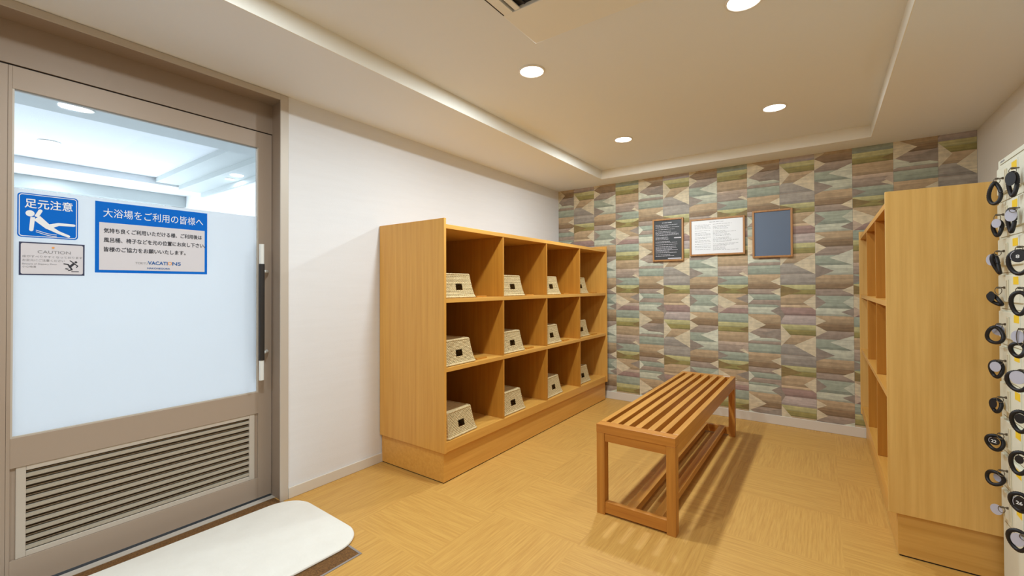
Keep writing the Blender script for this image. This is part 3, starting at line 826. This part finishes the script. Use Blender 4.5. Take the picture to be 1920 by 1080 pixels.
def lines_b(w, h):
    r = random.Random(5); out = []
    def words(x, xe, z, th):
        while x < xe-.006:
            l = r.uniform(.006, .03); out.append((x, min(xe, x+l), z, th)); x += l+r.uniform(.003, .006)
    words(-.06, .06, h-.024, .004)
    for c0, c1 in ((-w+.03, -.05), (-.03, w-.02)):
        z = h-.045
        while z > -h+.03:
            words(c0, min(c1, c0+r.uniform(.10, .22)), z, .0028); z -= r.choice((.0115, .0115, .02))
    return out
notice('narrow black framed notice with white text, leftmost on the papered wall', -1.395, -1.099, 1.441, 1.862, MT['board'], lines_a)
notice('wide white framed notice between the black and blue ones', -1.041, -.571, 1.481, 1.830, MT['paper'], lines_b)
notice('blank slate blue framed notice, rightmost on the papered wall', -.5125, -.211, 1.4415, 1.857, MT['slate'], None)

# ------------------------------------------------------------------ key lockers
LX, LZ = .570, 1.690
HZ = [1.604-.1388*i for i in range(10)]
LY = (2.430, 2.195, 1.960)                                      # lock positions of the three columns
lk = thing('locker_bank', 'cream steel key locker bank at the right edge, against the cabinet side', 'lockers', (.722, 2.16, 0))
lox, loy = .722, 2.16
bm = bmesh.new()
box(bm, (LX-lox, 1.80-loy, 0), (XR-.012-lox, 2.5455-loy, LZ), .003)
obj('locker_body', bm, MT['locker'], lk)
obj('header_line', B((LX-.0006-lox, 1.82-loy, 1.668), (LX-lox, 2.515-loy, 1.671)), MT['slit'], lk)
bm = bmesh.new()
for i in range(7): box(bm, (LX-.0006-lox, 2.515-.007*i-.0045-loy, 1.677), (LX-lox, 2.515-.007*i-loy, 1.682+.001*(i % 3)))
obj('maker_lettering', bm, MT['ink_grey'], lk)
for c, yl in enumerate(LY):
    y1, y0 = yl+.090, yl-.136
    for i, z in enumerate(HZ):
        dr = obj('locker_door', B((LX-.010-lox, y0-loy, z-.055), (LX-lox, y1-loy, z+.048), .003), MT['locker'], lk)
        bz = bmesh.new(); ys = yl-.023
        frame = [(ys-.010, z-.052), (ys+.010, z+.030)]
        for lo, hi in (((-.010, -.052), (-.005, .030)), ((.005, -.052), (.010, .030)), ((-.005, -.052), (.005, -.047)), ((-.005, .025), (.005, .030))):
            box(bz, (LX-.0145-lox, ys+lo[0]-loy, z+lo[1]), (LX-.010-lox, ys+hi[0]-loy, z+hi[1]), .001)
        obj('pull_bezel', bz, MT['locker_edge'], dr)
        obj('pull_slit', B((LX-.0106-lox, ys-.005-loy, z-.047), (LX-.010-lox, ys+.005-loy, z+.025)), MT['slit'], dr)
        obj('lock_cylinder', tube(bmesh.new(), [(LX-.010-lox, yl-loy, z), (LX-.017-lox, yl-loy, z)], .0048, 14), MT['steel'], dr)
        zs = z+.026
        obj('number_sticker', B((LX-.0106-lox, yl-.136-loy+.004, zs-.014), (LX-.010-lox, yl-.080-loy, zs+.014)), MT['yellow'], dr)
        bm = bmesh.new(); box(bm, (LX-.0008-lox, y0-loy, z-.083), (LX-lox, y1-loy, z-.081)); obj('shelf_line', bm, MT['slit'], dr)

# wristband keys, one in each lock of the two outer columns
VD = Vector((.66, .7513, 0)); HD = Vector((.7513, -.66, 0)); ZD = Vector((0, 0, 1))
PK = Matrix(((HD.x, 0, -VD.x, 0), (HD.y, 0, -VD.y, 0), (0, 1, 0, 0), (0, 0, 0, 1)))
def key(col, i, label, cx, cy, cz, hw, hh, shape='oval', tagpos=None, tagsize=(.012, .015), tagmat='tag_grey', number=None, shaft=.017, lockdy=0.0, roll=0.0):
    """cx, cz: centre of the coil; hw, hh: its half sizes; tagpos: centre of the tag against the coil centre"""
    yl, z = LY[col]+lockdy, HZ[i]
    t = thing('locker_key', label, 'locker key', (LX-.017, yl, z), 'wristband keys on the lockers')
    O = Vector((LX-.017, yl, z))
    end = Vector((-shaft, 0, 0))
    bm = tube(bmesh.new(), [Vector((.0, 0, 0)), end], .0024, 8)
    box(bm, (-shaft-.001, -.0010, -.0036), (-.007, .0010, .0036), .0005)
    obj('key_shaft', bm, MT['steel'], t, smooth=False)
    hw *= 1.12; tagsize = (tagsize[0]*1.1, tagsize[1])
    C = Vector((cx, cy, cz))-O
    topz = C.z+(hh if hw else .018)
    rz = (end.z+topz)/2; rr = max(.009, abs(end.z-topz)/2+.004)
    cxr = end.x+.004
    obj('split_ring', tube(bmesh.new(), [Vector((cxr, 0, end.z+.003-rr))+HD*(.010*math.cos(a*math.pi/12))+ZD*(rr*math.sin(a*math.pi/12)) for a in range(24)], .0013, 6, closed=True), MT['steel'], t, smooth=True)
    if hw:
        n = 72; pts = []
        for k in range(n):
            a = 2*math.pi*k/n; x, y = math.cos(a), math.sin(a)
            if shape == 'drop': x *= .10+1.22*(.5-.5*y)**.6
            if shape == 'tri': x *= (1-.42*y*.9)
            if shape == 'bean': x += .35*(y*y-.5)
            x, y = x*hw, y*hh
            c, s = math.cos(roll), math.sin(roll)
            pts.append(C+HD*(x*c-y*s)+ZD*(x*s+y*c)+VD*(.004*math.sin(a*2)))
        obj('coil_band', tube(bmesh.new(), pts, .0064, 12, closed=True, rf=lambda k: 1.0+.06*(1 if k % 2 else -1)), MT['rubber'], t, smooth=True)
    if tagpos:
        tc = C+HD*tagpos[0]+ZD*tagpos[1]-VD*tagpos[2]
        bm = bmesh.new(); n = 28
        A = [bm.verts.new(tc+HD*(tagsize[0]*math.cos(2*math.pi*k/n))+ZD*(tagsize[1]*math.sin(2*math.pi*k/n))) for k in range(n)]
        Bq = [bm.verts.new(v.co+VD*.0022) for v in A]
        bm.faces.new(A); bm.faces.new(Bq[::-1])
        for k in range(n): bm.faces.new((A[k], A[(k+1) % n], Bq[(k+1) % n], Bq[k]))
        tg = obj('number_tag', bm, MT[tagmat], t)
        if number:
            w = .009 if len(number) == 1 else .016
            text(number, .015, MT['sign_white'], tg, tc-HD*(w/2)-ZD*.0055-VD*.0008, PK, w, .02, 'tag_number')
            bm = bmesh.new()
            pp = [tc+HD*(tagsize[0]*.92*math.cos(a))+ZD*(tagsize[1]*.92*math.sin(a))-VD*.0004 for a in [math.radians(115+10*q) for q in range(11)]]
            obj('tag_rim', tube(bm, pp, .0009, 6), MT['tag_grey'], tg)
    return t
L_ = 'left'; 
K1 = 'in the left locker column'; K2 = 'in the right locker column'
key(0, 0, 'topmost key of the left locker column, its black coil hanging as a teardrop', 0.534, 2.428, 1.549, .017, .040, 'drop')
key(0, 1, 'second key down the left locker column, narrow coil half behind a grey tag', 0.539, 2.425, 1.414, .011, .028, 'oval', (.003, .018, .012), (.0125, .017))
key(0, 2, 'third key down the left locker column, slim coil over a grey tag', 0.539, 2.445, 1.278, .0060, .036, 'bean', (-.020, .018, -.008), (.014, .022), roll=.25)
key(0, 3, 'fourth key down the left locker column, bent black coil with a tail to the right', 0.539, 2.464, 1.141, .0085, .026, 'bean', (-.006, .012, .012), (.010, .020), 'rubber', roll=.75)
key(0, 4, 'fifth key down the left locker column, triangular coil open below a grey tag', 0.530, 2.431, 1.007, .021, .030, 'tri', (.002, .018, -.012), (.017, .020))
key(0, 5, 'sixth key down the left locker column, round coil behind a pale tag', 0.535, 2.443, 0.875, .016, .030, 'oval', (.003, .010, .012), (.015, .019))
key(0, 6, 'seventh key down the left locker column, small bunched black coil', 0.537, 2.461, 0.732, .013, .024, 'oval', (-.003, .008, .012), (.010, .018), 'rubber')
key(0, 7, 'key with the black tag numbered 22 in the left locker column', 0.530, 2.453, 0.590, .022, .027, 'oval', (.004, .008, .012), (.015, .015), 'rubber', '22')
key(0, 8, 'ninth key down the left locker column, slanted coil ring framing a grey tag', 0.530, 2.463, 0.451, .021, .026, 'oval', (.004, .002, -.012), (.013, .017), roll=-.8)
key(0, 9, 'bottom key of the left locker column, only a white tag showing', 0.539, 2.489, 0.321, 0, 0, 'oval', (0, 0, 0), (.017, .020))
key(1, 0, 'topmost key of the right locker column, long bunched black coil', 0.539, 2.253, 1.550, .010, .040, 'oval', (0, .018, .012), (.013, .024), 'rubber', shaft=.020, lockdy=.050)
key(1, 1, 'second key down the right locker column, narrow coil under a grey tag', 0.539, 2.274, 1.426, .008, .040, 'oval', (.005, .016, .012), (.015, .021), shaft=.020, lockdy=.050)
key(1, 2, 'key with the black tag numbered 8 in the right locker column', 0.528, 2.158, 1.273, .024, .038, 'oval', (.003, .020, .012), (.018, .020), 'rubber', '8', shaft=.020)
key(1, 3, 'fourth key down the right locker column, plain upright oval coil', 0.533, 2.184, 1.136, .018, .037, 'oval', shaft=.020)
key(1, 4, 'fifth key down the right locker column, pale tag hanging above a small thick coil', 0.535, 2.212, 0.976, .016, .022, 'oval', (.004, .046, .008), (.016, .021), shaft=.020)
key(1, 5, 'sixth key down the right locker column, wide coil with a large pale tag across it', 0.528, 2.189, 0.873, .024, .031, 'oval', (.006, .014, .012), (.019, .022), shaft=.020)
key(1, 6, 'seventh key down the right locker column, twisted coil with a black tag inside it', 0.532, 2.187, 0.738, .019, .034, 'oval', (.004, .012, .010), (.012, .016), 'rubber', shaft=.020)
key(1, 7, 'eighth key down the right locker column, large coil ring in front of a yellow sticker', 0.531, 2.195, 0.597, .020, .037, 'oval', (.004, .014, .010), (.010, .014), 'rubber', shaft=.020, roll=-.15)
key(1, 8, 'key with the black tag numbered 26 in the right locker column', 0.530, 2.197, 0.464, .021, .029, 'oval', (.006, .002, .012), (.016, .022), 'rubber', '26', shaft=.020)
key(1, 9, 'bottom key of the right locker column, round coil behind a grey tag', 0.530, 2.219, 0.326, .022, .033, 'oval', (.005, .006, .012), (.016, .022), shaft=.020)
